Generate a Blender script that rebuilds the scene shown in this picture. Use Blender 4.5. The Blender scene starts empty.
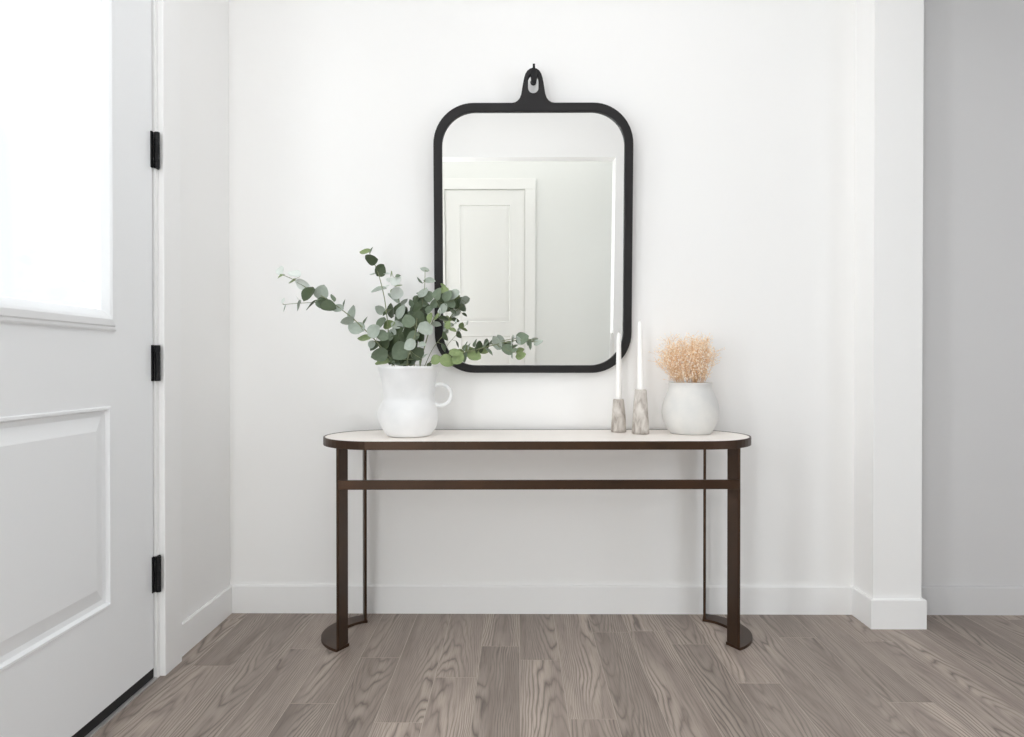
import bpy, bmesh, math, random
from mathutils import Vector, Matrix

random.seed(7)
scn = bpy.context.scene
C = scn.collection
R = math.radians

# ------------------------------------------------------------------ camera
EYE = 1.09          # lens height
F = 683.0           # focal length in pixels of the 1024 px wide frame (24 mm)
VX, VY = 517.0, 364.0   # where the depth lines of the room meet in the frame
cam_d = bpy.data.cameras.new('camera')
cam_d.sensor_width = 36.0
cam_d.lens = 24.0
cam_d.clip_start = 0.05
cam = bpy.data.objects.new('camera', cam_d)
C.objects.link(cam)
cam.location = (0, 0, EYE)
cam.rotation_euler = (R(90 - 0.38), 0, R(0.42))
scn.camera = cam

# ------------------------------------------------------------------ world, lights, exposure
w = bpy.data.worlds.new('world')
scn.world = w
w.use_nodes = True
w.node_tree.nodes['Background'].inputs[0].default_value = (0.93, 0.97, 1.0, 1)
w.node_tree.nodes['Background'].inputs[1].default_value = 1.3


def area(name, loc, direction, sx, sy, power, col=(1, 1, 1), spread=180):
    l = bpy.data.lights.new(name, 'AREA')
    l.shape = 'RECTANGLE'
    l.size, l.size_y = sx, sy
    l.energy = power
    l.color = col
    l.spread = R(spread)
    o = bpy.data.objects.new(name, l)
    C.objects.link(o)
    o.location = loc
    o.rotation_euler = Vector(direction).to_track_quat('-Z', 'Y').to_euler()
    return o


area('daylight_door_glass', (-1.75, 1.82, 1.75), (1, 0.0, 0), 0.9, 1.3, 12, (0.93, 0.97, 1.0))
area('ceiling_fill_entry', (0.0, 1.3, 3.18), (0, 0, -1), 2.0, 1.8, 17, (0.98, 0.98, 1.0))  # soft fill added under the ceiling, no fitting seen
area('ceiling_fill_passage', (0.0, -0.68, 3.18), (0, 0, -1), 2.2, 0.4, 6, (0.98, 0.98, 1.0))  # unseen fill added to brighten the wall reflected in the mirror
area('added_left_fill', (-1.62, 0.62, 1.20), (1, 0.25, 0), 0.8, 2.0, 32, (0.95, 0.98, 1.0))  # fill added from the left for the back wall, source unseen
area('added_hall_fill', (3.26, 0.3, 1.35), (-1, 0.1, 0), 1.9, 1.9, 31, (0.84, 0.92, 1.0))  # cool fill added from the right to brighten the door, source unseen
area('added_passage_fill', (-1.06, -1.25, 1.25), (0.08, 1, 0), 0.32, 2.2, 24, (0.95, 0.98, 1.0))  # unseen fill added to lift the lower wall and under the table
scn.view_settings.view_transform = 'Standard'
scn.view_settings.look = 'None'
scn.view_settings.exposure = -0.06
scn.view_settings.gamma = 1.0
scn.view_settings.use_curve_mapping = False
scn.cycles.use_denoising = True
scn.cycles.max_bounces = 16
scn.cycles.diffuse_bounces = 12


# ------------------------------------------------------------------ helpers
def lin(r, g, b):
    def f(c):
        c /= 255.0
        return c / 12.92 if c <= 0.04045 else ((c + 0.055) / 1.055) ** 2.4
    return (f(r), f(g), f(b), 1)


def W(px, py, D):
    """a point D metres out into the room, seen from the lens under that direction"""
    return Vector(((px - VX) / F * D, D, EYE - (py - VY) / F * D))


def link(name, me, mat=None, parent=None):
    o = bpy.data.objects.new(name, me)
    C.objects.link(o)
    if mat and not me.materials:
        me.materials.append(mat)
    if parent:
        o.parent = parent
    return o


def from_bm(name, bm, mat=None, parent=None, smooth=False):
    bmesh.ops.recalc_face_normals(bm, faces=bm.faces)
    me = bpy.data.meshes.new(name)
    bm.to_mesh(me)
    bm.free()
    if smooth:
        for p in me.polygons:
            p.use_smooth = True
    return link(name, me, mat, parent)


def tag(o, label, cat=None, group=None, kind=None):
    o['label'] = label
    if cat:
        o['category'] = cat
    if group:
        o['group'] = group
    if kind:
        o['kind'] = kind
    return o


def empty(name, loc=(0, 0, 0)):
    o = bpy.data.objects.new(name, None)
    o.empty_display_size = 0.05
    C.objects.link(o)
    o.location = loc
    return o


def add_box(bm, x0, x1, y0, y1, z0, z1, bevel=0.0):
    vs = [bm.verts.new((x, y, z)) for x in (x0, x1) for y in (y0, y1) for z in (z0, z1)]
    fs = [(0, 1, 3, 2), (4, 6, 7, 5), (0, 4, 5, 1), (2, 3, 7, 6), (0, 2, 6, 4), (1, 5, 7, 3)]
    faces = [bm.faces.new([vs[i] for i in f]) for f in fs]
    if bevel:
        es = list({e for f in faces for e in f.edges})
        bmesh.ops.bevel(bm, geom=es, offset=bevel, segments=2, affect='EDGES', profile=0.5)


def box(name, x0, x1, y0, y1, z0, z1, mat, parent=None, bevel=0.0):
    bm = bmesh.new()
    add_box(bm, x0, x1, y0, y1, z0, z1, bevel)
    return from_bm(name, bm, mat, parent)


def add_tube(bm, pts, radii, n=6, cap=True):
    rings = []
    pts = [Vector(p) for p in pts]
    up = Vector((0.13, 0.31, 0.94))
    for i, p in enumerate(pts):
        t = (pts[min(i + 1, len(pts) - 1)] - pts[max(i - 1, 0)]).normalized()
        a = t.cross(up)
        if a.length < 1e-3:
            a = t.cross(Vector((1, 0, 0)))
        a.normalize()
        b = t.cross(a).normalized()
        r = radii[i] if hasattr(radii, '__len__') else radii
        rings.append([bm.verts.new(p + (a * math.cos(k * 2 * math.pi / n) + b * math.sin(k * 2 * math.pi / n)) * r) for k in range(n)])
    for i in range(len(rings) - 1):
        for k in range(n):
            bm.faces.new((rings[i][k], rings[i][(k + 1) % n], rings[i + 1][(k + 1) % n], rings[i + 1][k]))
    if cap:
        bm.faces.new(rings[0][::-1])
        bm.faces.new(rings[-1])


def catmull(pts, sub=4):
    pts = [Vector(p) for p in pts]
    out = []
    for i in range(len(pts) - 1):
        p0, p1, p2, p3 = pts[max(i - 1, 0)], pts[i], pts[i + 1], pts[min(i + 2, len(pts) - 1)]
        for k in range(sub):
            t = k / sub
            out.append(0.5 * ((2 * p1) + (p2 - p0) * t + (2 * p0 - 5 * p1 + 4 * p2 - p3) * t * t + (3 * p1 - p0 - 3 * p2 + p3) * t ** 3))
    out.append(pts[-1])
    return out


def lathe(bm, prof, n=48, wob=None):
    """prof: list of (radius, z); closed at axis where radius is 0"""
    rings = []
    for r, z in prof:
        if r <= 1e-6:
            rings.append([bm.verts.new((0, 0, z))])
        else:
            ring = []
            for k in range(n):
                a = 2 * math.pi * k / n
                rr = r + (wob(a, z) if wob else 0)
                ring.append(bm.verts.new((rr * math.cos(a), rr * math.sin(a), z)))
            rings.append(ring)
    for i in range(len(rings) - 1):
        A, B = rings[i], rings[i + 1]
        for k in range(n):
            k2 = (k + 1) % n
            if len(A) == 1 and len(B) == 1:
                continue
            if len(A) == 1:
                bm.faces.new((A[0], B[k2], B[k]))
            elif len(B) == 1:
                bm.faces.new((A[k], A[k2], B[0]))
            else:
                bm.faces.new((A[k], A[k2], B[k2], B[k]))


def outline_mesh(name, splines, thick, bevel, mat, parent=None):
    """flat outline with holes in the XZ plane, given thickness along Y (front at -thick/2)"""
    cu = bpy.data.curves.new(name, 'CURVE')
    cu.dimensions = '2D'
    cu.fill_mode = 'BOTH'
    cu.extrude = thick / 2 - bevel
    cu.bevel_depth = bevel
    cu.bevel_resolution = 2
    cu.offset = -bevel
    for pts in splines:
        s = cu.splines.new('POLY')
        s.points.add(len(pts) - 1)
        for q, (x, z) in zip(s.points, pts):
            q.co = (x, z, 0, 1)
        s.use_cyclic_u = True
    tmp = bpy.data.objects.new('tmp_curve', cu)
    C.objects.link(tmp)
    dg = bpy.context.evaluated_depsgraph_get()
    me = bpy.data.meshes.new_from_object(tmp.evaluated_get(dg))
    bpy.data.objects.remove(tmp)
    bpy.data.curves.remove(cu)
    me.name = name
    me.transform(Matrix.Rotation(R(90), 4, 'X'))
    me.materials.clear()
    return link(name, me, mat, parent)


def rrect(x0, x1, z0, z1, r, n=12, bow=0.0):
    pts = []
    for cx, cz, a0 in ((x1 - r, z1 - r, 0), (x0 + r, z1 - r, 90), (x0 + r, z0 + r, 180), (x1 - r, z0 + r, 270)):
        for k in range(n + 1):
            a = R(a0 + 90 * k / n)
            pts.append((cx + r * math.cos(a), cz + r * math.sin(a)))
    return pts


# ------------------------------------------------------------------ materials
def mat(name, col, rough=0.6, metallic=0.0, bump=0.0, bscale=60.0, spec=0.5, var=0.0, vscale=4.0, col2=None):
    m = bpy.data.materials.new(name)
    m.use_nodes = True
    nt = m.node_tree
    b = nt.nodes['Principled BSDF']
    b.inputs['Base Color'].default_value = col
    b.inputs['Roughness'].default_value = rough
    b.inputs['Metallic'].default_value = metallic
    b.inputs['Specular IOR Level'].default_value = spec
    tc = nt.nodes.new('ShaderNodeTexCoord')
    if col2 is not None:
        nz = nt.nodes.new('ShaderNodeTexNoise')
        nz.inputs['Scale'].default_value = vscale
        nz.inputs['Detail'].default_value = 5
        nt.links.new(tc.outputs['Object'], nz.inputs['Vector'])
        rp = nt.nodes.new('ShaderNodeValToRGB')
        rp.color_ramp.elements[0].position = 0.5 - 0.5 * max(var, 0.05)
        rp.color_ramp.elements[1].position = 0.5 + 0.5 * max(var, 0.05)
        rp.color_ramp.elements[0].color = col2
        rp.color_ramp.elements[1].color = col
        nt.links.new(nz.outputs['Fac'], rp.inputs['Fac'])
        nt.links.new(rp.outputs['Color'], b.inputs['Base Color'])
    if bump:
        n2 = nt.nodes.new('ShaderNodeTexNoise')
        n2.inputs['Scale'].default_value = bscale
        n2.inputs['Detail'].default_value = 3
        nt.links.new(tc.outputs['Object'], n2.inputs['Vector'])
        bp = nt.nodes.new('ShaderNodeBump')
        bp.inputs['Strength'].default_value = bump
        bp.inputs['Distance'].default_value = 0.003
        nt.links.new(n2.outputs['Fac'], bp.inputs['Height'])
        nt.links.new(bp.outputs['Normal'], b.inputs['Normal'])
    return m


M = {}
M['wall'] = mat('wall_paint', (0.90, 0.897, 0.89, 1), 0.75, bump=0.06, bscale=180, spec=0.25)
M['far_trim'] = mat('passage_trim_paint', lin(234, 234, 230), 0.5, bump=0.02, bscale=90, spec=0.3)
M['far_wall'] = mat('passage_wall_paint', lin(228, 229, 225), 0.75, bump=0.05, bscale=180, spec=0.25)
M['hall_shade'] = mat('hall_shade_paint', (0.68, 0.675, 0.68, 1), 0.75, bump=0.05, bscale=180, spec=0.25)  # darker than the other walls: the hall's shade is put into this colour
M['ceiling'] = mat('ceiling_paint', (0.92, 0.92, 0.915, 1), 0.85, bump=0.05, bscale=150, spec=0.2)
M['trim'] = mat('trim_paint', (0.90, 0.90, 0.897, 1), 0.4, bump=0.02, bscale=90, spec=0.4)
M['door'] = mat('door_paint', (0.885, 0.90, 0.915, 1), 0.42, bump=0.02, bscale=90, spec=0.4)
M['black'] = mat('black_metal', lin(22, 22, 24), 0.6, 0.0, bump=0.03, bscale=200, spec=0.3)
M['rubber'] = mat('black_rubber', lin(22, 23, 25), 0.6)
M['sill'] = mat('threshold_metal', lin(200, 198, 196), 0.4, 0.6, bump=0.02)
M['bronze'] = mat('brown_bronze_metal', lin(73, 50, 33), 0.40, 0.55, bump=0.03, bscale=300, col2=lin(58, 42, 30), vscale=6, var=0.5)
M['stone'] = mat('white_stone_top', lin(247, 242, 236), 0.45, bump=0.02, bscale=40, col2=lin(241, 235, 229), vscale=7, var=0.5)
M['frame'] = mat('black_mirror_frame', lin(27, 25, 26), 0.55, 0.0, bump=0.05, bscale=150, spec=0.35)
M['silver'] = mat('mirror_silver', (0.93, 0.935, 0.925, 1), 0.0, 1.0)
M['plaster'] = mat('white_plaster', lin(241, 241, 241), 0.8, bump=0.35, bscale=22, spec=0.2, col2=lin(230, 231, 232), vscale=9, var=0.4)
M['vase'] = mat('chalk_glaze', lin(225, 223, 219), 0.75, bump=0.3, bscale=30, spec=0.2, col2=lin(208, 208, 207), vscale=11, var=0.5)
M['wax'] = mat('white_wax', lin(250, 249, 247), 0.45, bump=0.02, spec=0.4)
M['wick'] = mat('wick_cotton', lin(225, 222, 215), 0.9)
M['blossom'] = mat('dried_blossom', lin(255, 241, 220), 0.85, col2=lin(249, 224, 192), vscale=60, var=0.5, spec=0.2)
M['blossom_pale'] = mat('dried_blossom_pale', lin(255, 248, 236), 0.85, spec=0.2)
M['dry_stem'] = mat('dried_stem', lin(228, 194, 152), 0.85, spec=0.2)
M['stem'] = mat('green_stem', lin(128, 134, 100), 0.6)
M['twig'] = mat('reddish_twig', lin(178, 150, 120), 0.6)
LEAF = {
    'd': mat('leaf_dark_green', lin(78, 92, 62), 0.5, col2=lin(60, 74, 50), vscale=3, var=0.6),
    'm': mat('leaf_sage', lin(126, 140, 118), 0.55, col2=lin(98, 114, 92), vscale=3, var=0.6),
    'l': mat('leaf_silver', lin(180, 188, 178), 0.6, col2=lin(150, 162, 150), vscale=3, var=0.6),
    'y': mat('leaf_olive', lin(144, 160, 108), 0.5, col2=lin(112, 132, 84), vscale=3, var=0.6),
    'w': mat('leaf_pale', lin(226, 231, 226), 0.65, col2=lin(208, 216, 210), vscale=3, var=0.6),
}


def travertine():
    m = mat('travertine', lin(186, 178, 170), 0.7, bump=0.25, bscale=60, spec=0.25)
    nt = m.node_tree
    b = nt.nodes['Principled BSDF']
    tc = nt.nodes.new('ShaderNodeTexCoord')
    mp = nt.nodes.new('ShaderNodeMapping')
    mp.inputs['Scale'].default_value = (42, 42, 20)
    nt.links.new(tc.outputs['Object'], mp.inputs['Vector'])
    nz = nt.nodes.new('ShaderNodeTexNoise')
    nz.inputs['Scale'].default_value = 1.0
    nz.inputs['Detail'].default_value = 4
    nz.inputs['Distortion'].default_value = 0.8
    nt.links.new(mp.outputs['Vector'], nz.inputs['Vector'])
    rp = nt.nodes.new('ShaderNodeValToRGB')
    e = rp.color_ramp.elements
    e[0].position, e[0].color = 0.28, lin(140, 130, 122)
    e[1].position, e[1].color = 0.70, lin(214, 209, 203)
    k = e.new(0.48)
    k.color = lin(192, 185, 178)
    nt.links.new(nz.outputs['Fac'], rp.inputs['Fac'])
    nt.links.new(rp.outputs['Color'], b.inputs['Base Color'])
    return m


M['travertine'] = travertine()


def glass_pane():
    m = bpy.data.materials.new('door_glass')
    m.use_nodes = True
    nt = m.node_tree
    for n in list(nt.nodes):
        nt.nodes.remove(n)
    out = nt.nodes.new('ShaderNodeOutputMaterial')
    mx = nt.nodes.new('ShaderNodeMixShader')
    tr = nt.nodes.new('ShaderNodeBsdfTransparent')
    tr.inputs[0].default_value = (0.97, 0.985, 0.98, 1)
    gl = nt.nodes.new('ShaderNodeBsdfGlossy')
    gl.inputs['Roughness'].default_value = 0.03
    mx.inputs[0].default_value = 0.06
    nt.links.new(tr.outputs[0], mx.inputs[1])
    nt.links.new(gl.outputs[0], mx.inputs[2])
    nt.links.new(mx.outputs[0], out.inputs[0])
    return m


M['glass'] = glass_pane()


def wood():
    m = bpy.data.materials.new('grey_oak')
    m.use_nodes = True
    nt = m.node_tree
    N, L = nt.nodes, nt.links
    b = N['Principled BSDF']

    def math_(op, a=None, c=None, v0=None, v1=None):
        n = N.new('ShaderNodeMath')
        n.operation = op
        if a is not None:
            L.new(a, n.inputs[0])
        elif v0 is not None:
            n.inputs[0].default_value = v0
        if c is not None:
            L.new(c, n.inputs[1])
        elif v1 is not None:
            n.inputs[1].default_value = v1
        return n.outputs[0]

    tc = N.new('ShaderNodeTexCoord')
    sx = N.new('ShaderNodeSeparateXYZ')
    L.new(tc.outputs['Object'], sx.inputs[0])
    oi = N.new('ShaderNodeObjectInfo')
    rnd = oi.outputs['Random']
    r2 = math_('FRACT', math_('MULTIPLY', rnd, v1=17.31))
    r3 = math_('FRACT', math_('MULTIPLY', rnd, v1=53.77))
    r4 = math_('FRACT', math_('MULTIPLY', rnd, v1=91.13))
    x, y = sx.outputs[0], sx.outputs[1]
    offz = math_('MULTIPLY', rnd, v1=47.0)

    def noise(kx, ky, detail, dist=0.0):
        cb = N.new('ShaderNodeCombineXYZ')
        L.new(math_('MULTIPLY', x, v1=kx), cb.inputs[0])
        L.new(math_('MULTIPLY', y, v1=ky), cb.inputs[1])
        L.new(offz, cb.inputs[2])
        nz = N.new('ShaderNodeTexNoise')
        nz.inputs['Scale'].default_value = 1.0
        nz.inputs['Detail'].default_value = detail
        nz.inputs['Distortion'].default_value = dist
        L.new(cb.outputs[0], nz.inputs['Vector'])
        return nz.outputs['Fac']

    # nested arches of a flat-sawn board: phase = y / spacing + (x - x0)^2 * k + wobble
    x0 = math_('MULTIPLY', math_('SUBTRACT', r2, v1=0.5), v1=0.15)
    dx = math_('SUBTRACT', x, x0)
    par = math_('MULTIPLY', math_('MULTIPLY', dx, dx), v1=720.0)
    sgn = math_('SUBTRACT', math_('MULTIPLY', math_('GREATER_THAN', r3, v1=0.5), v1=2.0), v1=1.0)
    yy = math_('MULTIPLY', math_('MULTIPLY', y, sgn), math_('ADD', math_('MULTIPLY', r4, v1=6.0), v1=2.5))
    n1 = math_('MULTIPLY', noise(11, 2.0, 2.0), v1=5.5)
    n2 = math_('MULTIPLY', noise(55, 7, 2.0), v1=0.6)
    ph = math_('ADD', math_('ADD', par, yy), math_('ADD', n1, n2))
    fr = math_('FRACT', ph)
    tri = math_('ABSOLUTE', math_('SUBTRACT', math_('MULTIPLY', fr, v1=2.0), v1=1.0))     # 0..1..0
    line = math_('POWER', tri, v1=2.6)
    lmask = noise(16, 1.6, 1.0)
    rl = N.new('ShaderNodeMapRange')
    rl.inputs[1].default_value, rl.inputs[2].default_value = 0.35, 0.62
    rl.inputs[3].default_value, rl.inputs[4].default_value = 0.25, 1.0
    L.new(lmask, rl.inputs[0])
    line = math_('MULTIPLY', line, rl.outputs[0])
    pores = noise(330, 9, 3.0)
    broad = noise(14, 1.2, 3.0)

    base = N.new('ShaderNodeValToRGB')
    e = base.color_ramp.elements
    e[0].position, e[0].color = 0.30, lin(138, 126, 118)
    e[1].position, e[1].color = 0.72, lin(182, 169, 158)
    L.new(broad, base.inputs['Fac'])
    m1 = N.new('ShaderNodeMix')
    m1.data_type = 'RGBA'
    m1.inputs[7].default_value = lin(82, 72, 68)
    L.new(math_('MULTIPLY', line, v1=0.80), m1.inputs[0])
    L.new(base.outputs['Color'], m1.inputs[6])
    m2 = N.new('ShaderNodeMix')
    m2.data_type = 'RGBA'
    m2.inputs[7].default_value = lin(98, 86, 80)
    pr = N.new('ShaderNodeMapRange')
    pr.inputs[1].default_value, pr.inputs[2].default_value = 0.5, 0.75
    pr.inputs[3].default_value, pr.inputs[4].default_value = 0.0, 0.55
    L.new(pores, pr.inputs[0])
    L.new(pr.outputs[0], m2.inputs[0])
    L.new(m1.outputs[2], m2.inputs[6])
    hs = N.new('ShaderNodeHueSaturation')
    L.new(m2.outputs[2], hs.inputs['Color'])
    L.new(math_('ADD', math_('MULTIPLY', r3, v1=0.32), v1=0.84), hs.inputs['Value'])
    hs.inputs['Saturation'].default_value = 1.0
    L.new(hs.outputs['Color'], b.inputs['Base Color'])
    b.inputs['Roughness'].default_value = 0.48
    b.inputs['Specular IOR Level'].default_value = 0.4
    bp = N.new('ShaderNodeBump')
    bp.inputs['Strength'].default_value = 0.25
    bp.inputs['Distance'].default_value = 0.001
    L.new(math_('SUBTRACT', pores, line), bp.inputs['Height'])
    L.new(bp.outputs['Normal'], b.inputs['Normal'])
    return m


M['wood'] = wood()
M['board_edge'] = mat('board_edge_highlight', lin(178, 166, 155), 0.6)  # lighter tone paints a bevel highlight along the board edges
M['subfloor'] = mat('board_seam', lin(150, 138, 128), 0.7)

# ------------------------------------------------------------------ the setting
XL, YB, ZC = -1.26, 2.984, 3.20          # left wall, back wall, ceiling
XR, YF, YFAR = 3.3, -0.23, -1.27          # far right wall of the hall, front wall with the opening, wall of the passage
S = 'structure'

# floor: slab + boards
floor = box('floor', XL - 0.25, XR + 0.1, YFAR - 0.1, YB + 0.1, -0.12, -0.0016, M['subfloor'])
tag(floor, 'grey brown oak floor of long boards', 'floor', kind=S)
PW, PX = 0.148, 0.010
known = {-5: 2.18, -3: 2.065, -2: 2.366, 0: 2.507, 1: 2.09, 2: 2.77, 4: 2.654, -4: 1.72, -1: 1.62, 3: 1.45, 5: 2.33, 6: 1.9, 7: 2.72, 8: 2.2, -6: 2.6, -7: 1.95, -8: 2.45}
k0, k1 = math.floor((XL - 0.0 - PX) / PW), math.ceil((XR - PX) / PW)
for k in range(k0, k1):
    xa, xb = max(PX + k * PW, XL), min(PX + (k + 1) * PW, XR)
    if xb - xa < 0.01:
        continue
    j = known.get(k, 1.4 + random.random() * 1.3)
    cuts = [j]
    yv = j
    while yv > YFAR:
        yv -= 0.75 + random.random() * 0.9
        cuts.append(yv)
    yv = j
    while yv < YB:
        yv += 0.75 + random.random() * 0.9
        cuts.append(yv)
    cuts = sorted(cuts)
    for a, c in zip(cuts[:-1], cuts[1:]):
        a, c = max(a, YFAR), min(c, YB)
        if c - a < 0.03:
            continue
        hx, hy, g, ch = (xb - xa) / 2 - 0.0001, (c - a) / 2 - 0.0001, 0.0012, 0.0006
        vs = [(sx * hx, sy * hy, z) for z in (-0.014, -ch) for sx, sy in ((-1, -1), (1, -1), (1, 1), (-1, 1))]
        vs += [(sx * (hx - g), sy * (hy - g), 0) for sx, sy in ((-1, -1), (1, -1), (1, 1), (-1, 1))]
        fs = [(3, 2, 1, 0), (8, 9, 10, 11)]
        for o_ in (0, 4):
            for q in range(4):
                q2 = (q + 1) % 4
                fs.append((o_ + q, o_ + q2, o_ + 4 + q2, o_ + 4 + q))
        me = bpy.data.meshes.new('floor_board')
        me.from_pydata(vs, [], fs)
        me.materials.append(M['wood'])
        me.materials.append(M['board_edge'])
        for q in range(6, 10):
            me.polygons[q].material_index = 1
        o = link('floor_board', me, None, floor)
        o.location = ((xa + xb) / 2, (a + c) / 2, 0)

ceil = box('ceiling', XL - 0.2, XR + 0.1, YFAR - 0.1, YB + 0.1, ZC, ZC + 0.1, M['ceiling'])
tag(ceil, 'plain white painted ceiling overhead', 'ceiling', kind=S)
wb = box('wall_back', XL - 0.15, 1.55, YB, YB + 0.12, 0, ZC, M['wall'])
tag(wb, 'white painted wall behind the console table and mirror', 'wall', kind=S)
wh = box('wall_hall', 1.55, XR + 0.1, YB, YB + 0.12, 0, ZC, M['hall_shade'])
tag(wh, 'hall wall right of the white column, shade painted into its grey', 'wall', kind=S)
wr = box('wall_right', XR, XR + 0.1, YFAR, YB, 0, ZC, M['hall_shade'])
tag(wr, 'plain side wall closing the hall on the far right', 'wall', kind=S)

# left wall around the entry door
DY0, DY1, DZ1 = 1.28, 2.365, 2.475
SY0, SY1 = 0.30, 0.95               # opening added for the left fill light, nearer the lens
bm = bmesh.new()
add_box(bm, XL - 0.15, XL, DY1, YB, 0, ZC)
add_box(bm, XL - 0.15, XL, SY1, DY0, 0, ZC)
add_box(bm, XL - 0.15, XL, YFAR, SY0, 0, ZC)
add_box(bm, XL - 0.15, XL, SY0, SY1, 0, 0.18)
add_box(bm, XL - 0.15, XL, SY0, SY1, 2.45, ZC)
add_box(bm, XL - 0.15, XL, DY0, DY1, DZ1, ZC)
wl = from_bm('wall_left', bm, M['wall'])
tag(wl, 'white painted wall that holds the entry door', 'wall', kind=S)

# the column between entry and hall, with the beam over the opening
CX0, CX1, CY = 1.469, 1.668, 2.822
bm = bmesh.new()
add_box(bm, CX0, CX1, CY, YB, 0, ZC)
add_box(bm, CX0, CX1, YF, CY, 2.78, ZC)
col = from_bm('wall_column', bm, M['wall'])
tag(col, 'white square wall column right of the console table', 'column', kind=S)

# front wall (behind the lens, seen in the mirror): wide opening under a header
bm = bmesh.new()
OX = 0.865
add_box(bm, OX, CX0, YF - 0.2, YF, 0, ZC)
add_box(bm, XL, OX, YF - 0.2, YF, 2.575, ZC)
wf = from_bm('wall_front', bm, M['wall'])
tag(wf, 'white header and post of an opening, reflected in the mirror', 'wall', kind=S)
wfar = box('wall_far', XL - 0.15, XR + 0.1, YFAR - 0.1, YFAR, 0, ZC, M['far_wall'])
tag(wfar, 'pale grey beige wall reflected in the mirror', 'wall', kind=S)


# baseboards
def baseboard(name, runs, label, m='trim'):
    """runs: list of (x0,x1,y0,y1, side) boxes; the top front edge is eased"""
    bm = bmesh.new()
    for (x0, x1, y0, y1) in runs:
        add_box(bm, x0, x1, y0, y1, 0, 0.122)
    bmesh.ops.remove_doubles(bm, verts=bm.verts, dist=1e-5)
    es = [e for e in bm.edges if all(v.co.z > 0.12 for v in e.verts)]
    bmesh.ops.bevel(bm, geom=es, offset=0.004, segments=2, affect='EDGES')
    o = from_bm(name, bm, M[m])
    tag(o, label, 'baseboard', kind=S)
    return o


BT = 0.014
baseboard('baseboard_back', [(XL + BT, CX0 - BT, YB - BT, YB)], 'white baseboard along the wall behind the console table')
baseboard('baseboard_hall', [(CX1 + BT, XR, YB - BT, YB)], 'hall baseboard right of the column, shade painted into its grey', 'hall_shade')
baseboard('baseboard_left', [(XL, XL + BT, 2.487, YB)], 'short white baseboard between door casing and corner')
# one piece wrapped round the column
bm = bmesh.new()
P = [(CX0 - BT, YB), (CX0 - BT, CY - BT), (CX1 + BT, CY - BT), (CX1 + BT, YB)]
Q = [(CX0, YB), (CX0, CY), (CX1, CY), (CX1, YB)]
lv = [[bm.verts.new((x, y, z)) for x, y in pts] for pts, z in ((P, 0), (P, 0.118))]
P2 = [(CX0 - BT + 0.004, YB), (CX0 - BT + 0.004, CY - BT + 0.004), (CX1 + BT - 0.004, CY - BT + 0.004), (CX1 + BT - 0.004, YB)]
lv.append([bm.verts.new((x, y, 0.122)) for x, y in P2])
lv.append([bm.verts.new((x, y, 0.122)) for x, y in Q])
for a, c in zip(lv[:-1], lv[1:]):
    for q in range(3):
        bm.faces.new((a[q], a[q + 1], c[q + 1], c[q]))
tag(from_bm('baseboard_column', bm, M['trim']), 'white baseboard wrapped around the foot of the column', 'baseboard', kind=S)


# ------------------------------------------------------------------ entry door
def sweep_rect(bm, fx, y0, y1, z0, z1, prof, fill=False):
    """moulding round a rectangle on a plane x = fx; prof = [(inset, rise)]"""
    loops = []
    for i, h in prof:
        loops.append([bm.verts.new((fx + h, y, z)) for y, z in ((y0 + i, z0 + i), (y1 - i, z0 + i), (y1 - i, z1 - i), (y0 + i, z1 - i))])
    for a, c in zip(loops[:-1], loops[1:]):
        for q in range(4):
            q2 = (q + 1) % 4
            bm.faces.new((a[q], a[q2], c[q2], c[q]))
    if fill:
        bm.faces.new(loops[-1])


FX = -1.254                       # room-side face of the door
D0, D1, DB, DT = 1.305, 2.341, 0.041, 2.450
door = empty('door_1', (FX, (D0 + D1) / 2, 0))
tag(door, 'white entry door with bright glass and raised lower panel', 'door', kind=S)


def dchild(o):
    o.parent = door
    o.matrix_parent_inverse = Matrix.Translation(door.location).inverted()
    return o


GY0, GY1, GZ0, GZ1 = 1.53, 2.118, 1.192, 2.27      # outer edge of the glass moulding
PY0, PY1, PZ0, PZ1 = 1.53, 2.095, 0.342, 0.961     # outer edge of the raised panel
bm = bmesh.new()
T0 = FX - 0.045
add_box(bm, T0, FX, D0, GY0, DB, DT)
add_box(bm, T0, FX, GY1, D1, DB, DT)
add_box(bm, T0, FX, GY0, GY1, GZ1, DT)
add_box(bm, T0, FX, GY0, GY1, PZ1, GZ0)
add_box(bm, T0, FX, GY0, GY1, DB, PZ0)
add_box(bm, T0, FX, PY1, GY1, PZ0, PZ1)
dchild(from_bm('door_slab', bm, M['door']))
bm = bmesh.new()
sweep_rect(bm, FX, GY0, GY1, GZ0, GZ1, [(0, 0), (0.0, 0.006), (0.005, 0.009), (0.012, 0.009), (0.016, 0.014), (0.034, 0.016), (0.042, 0.012), (0.062, -0.004), (0.066, -0.018)])
dchild(from_bm('glass_moulding', bm, M['door']))
dchild(box('glass_pane', FX - 0.026, FX - 0.018, GY0 + 0.04, GY1 - 0.04, GZ0 + 0.04, GZ1 - 0.04, M['glass']))
bm = bmesh.new()
sweep_rect(bm, FX, PY0, PY1, PZ0, PZ1, [(0, 0), (0.003, 0.004), (0.010, 0.004), (0.016, -0.007), (0.030, -0.010), (0.072, 0.001), (0.076, 0.001)], fill=True)
dchild(from_bm('door_panel', bm, M['door']))
dchild(box('bottom_sweep', T0, FX - 0.001, D0, D1 - 0.001, 0.007, 0.042, M['rubber'], bevel=0.002))
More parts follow.
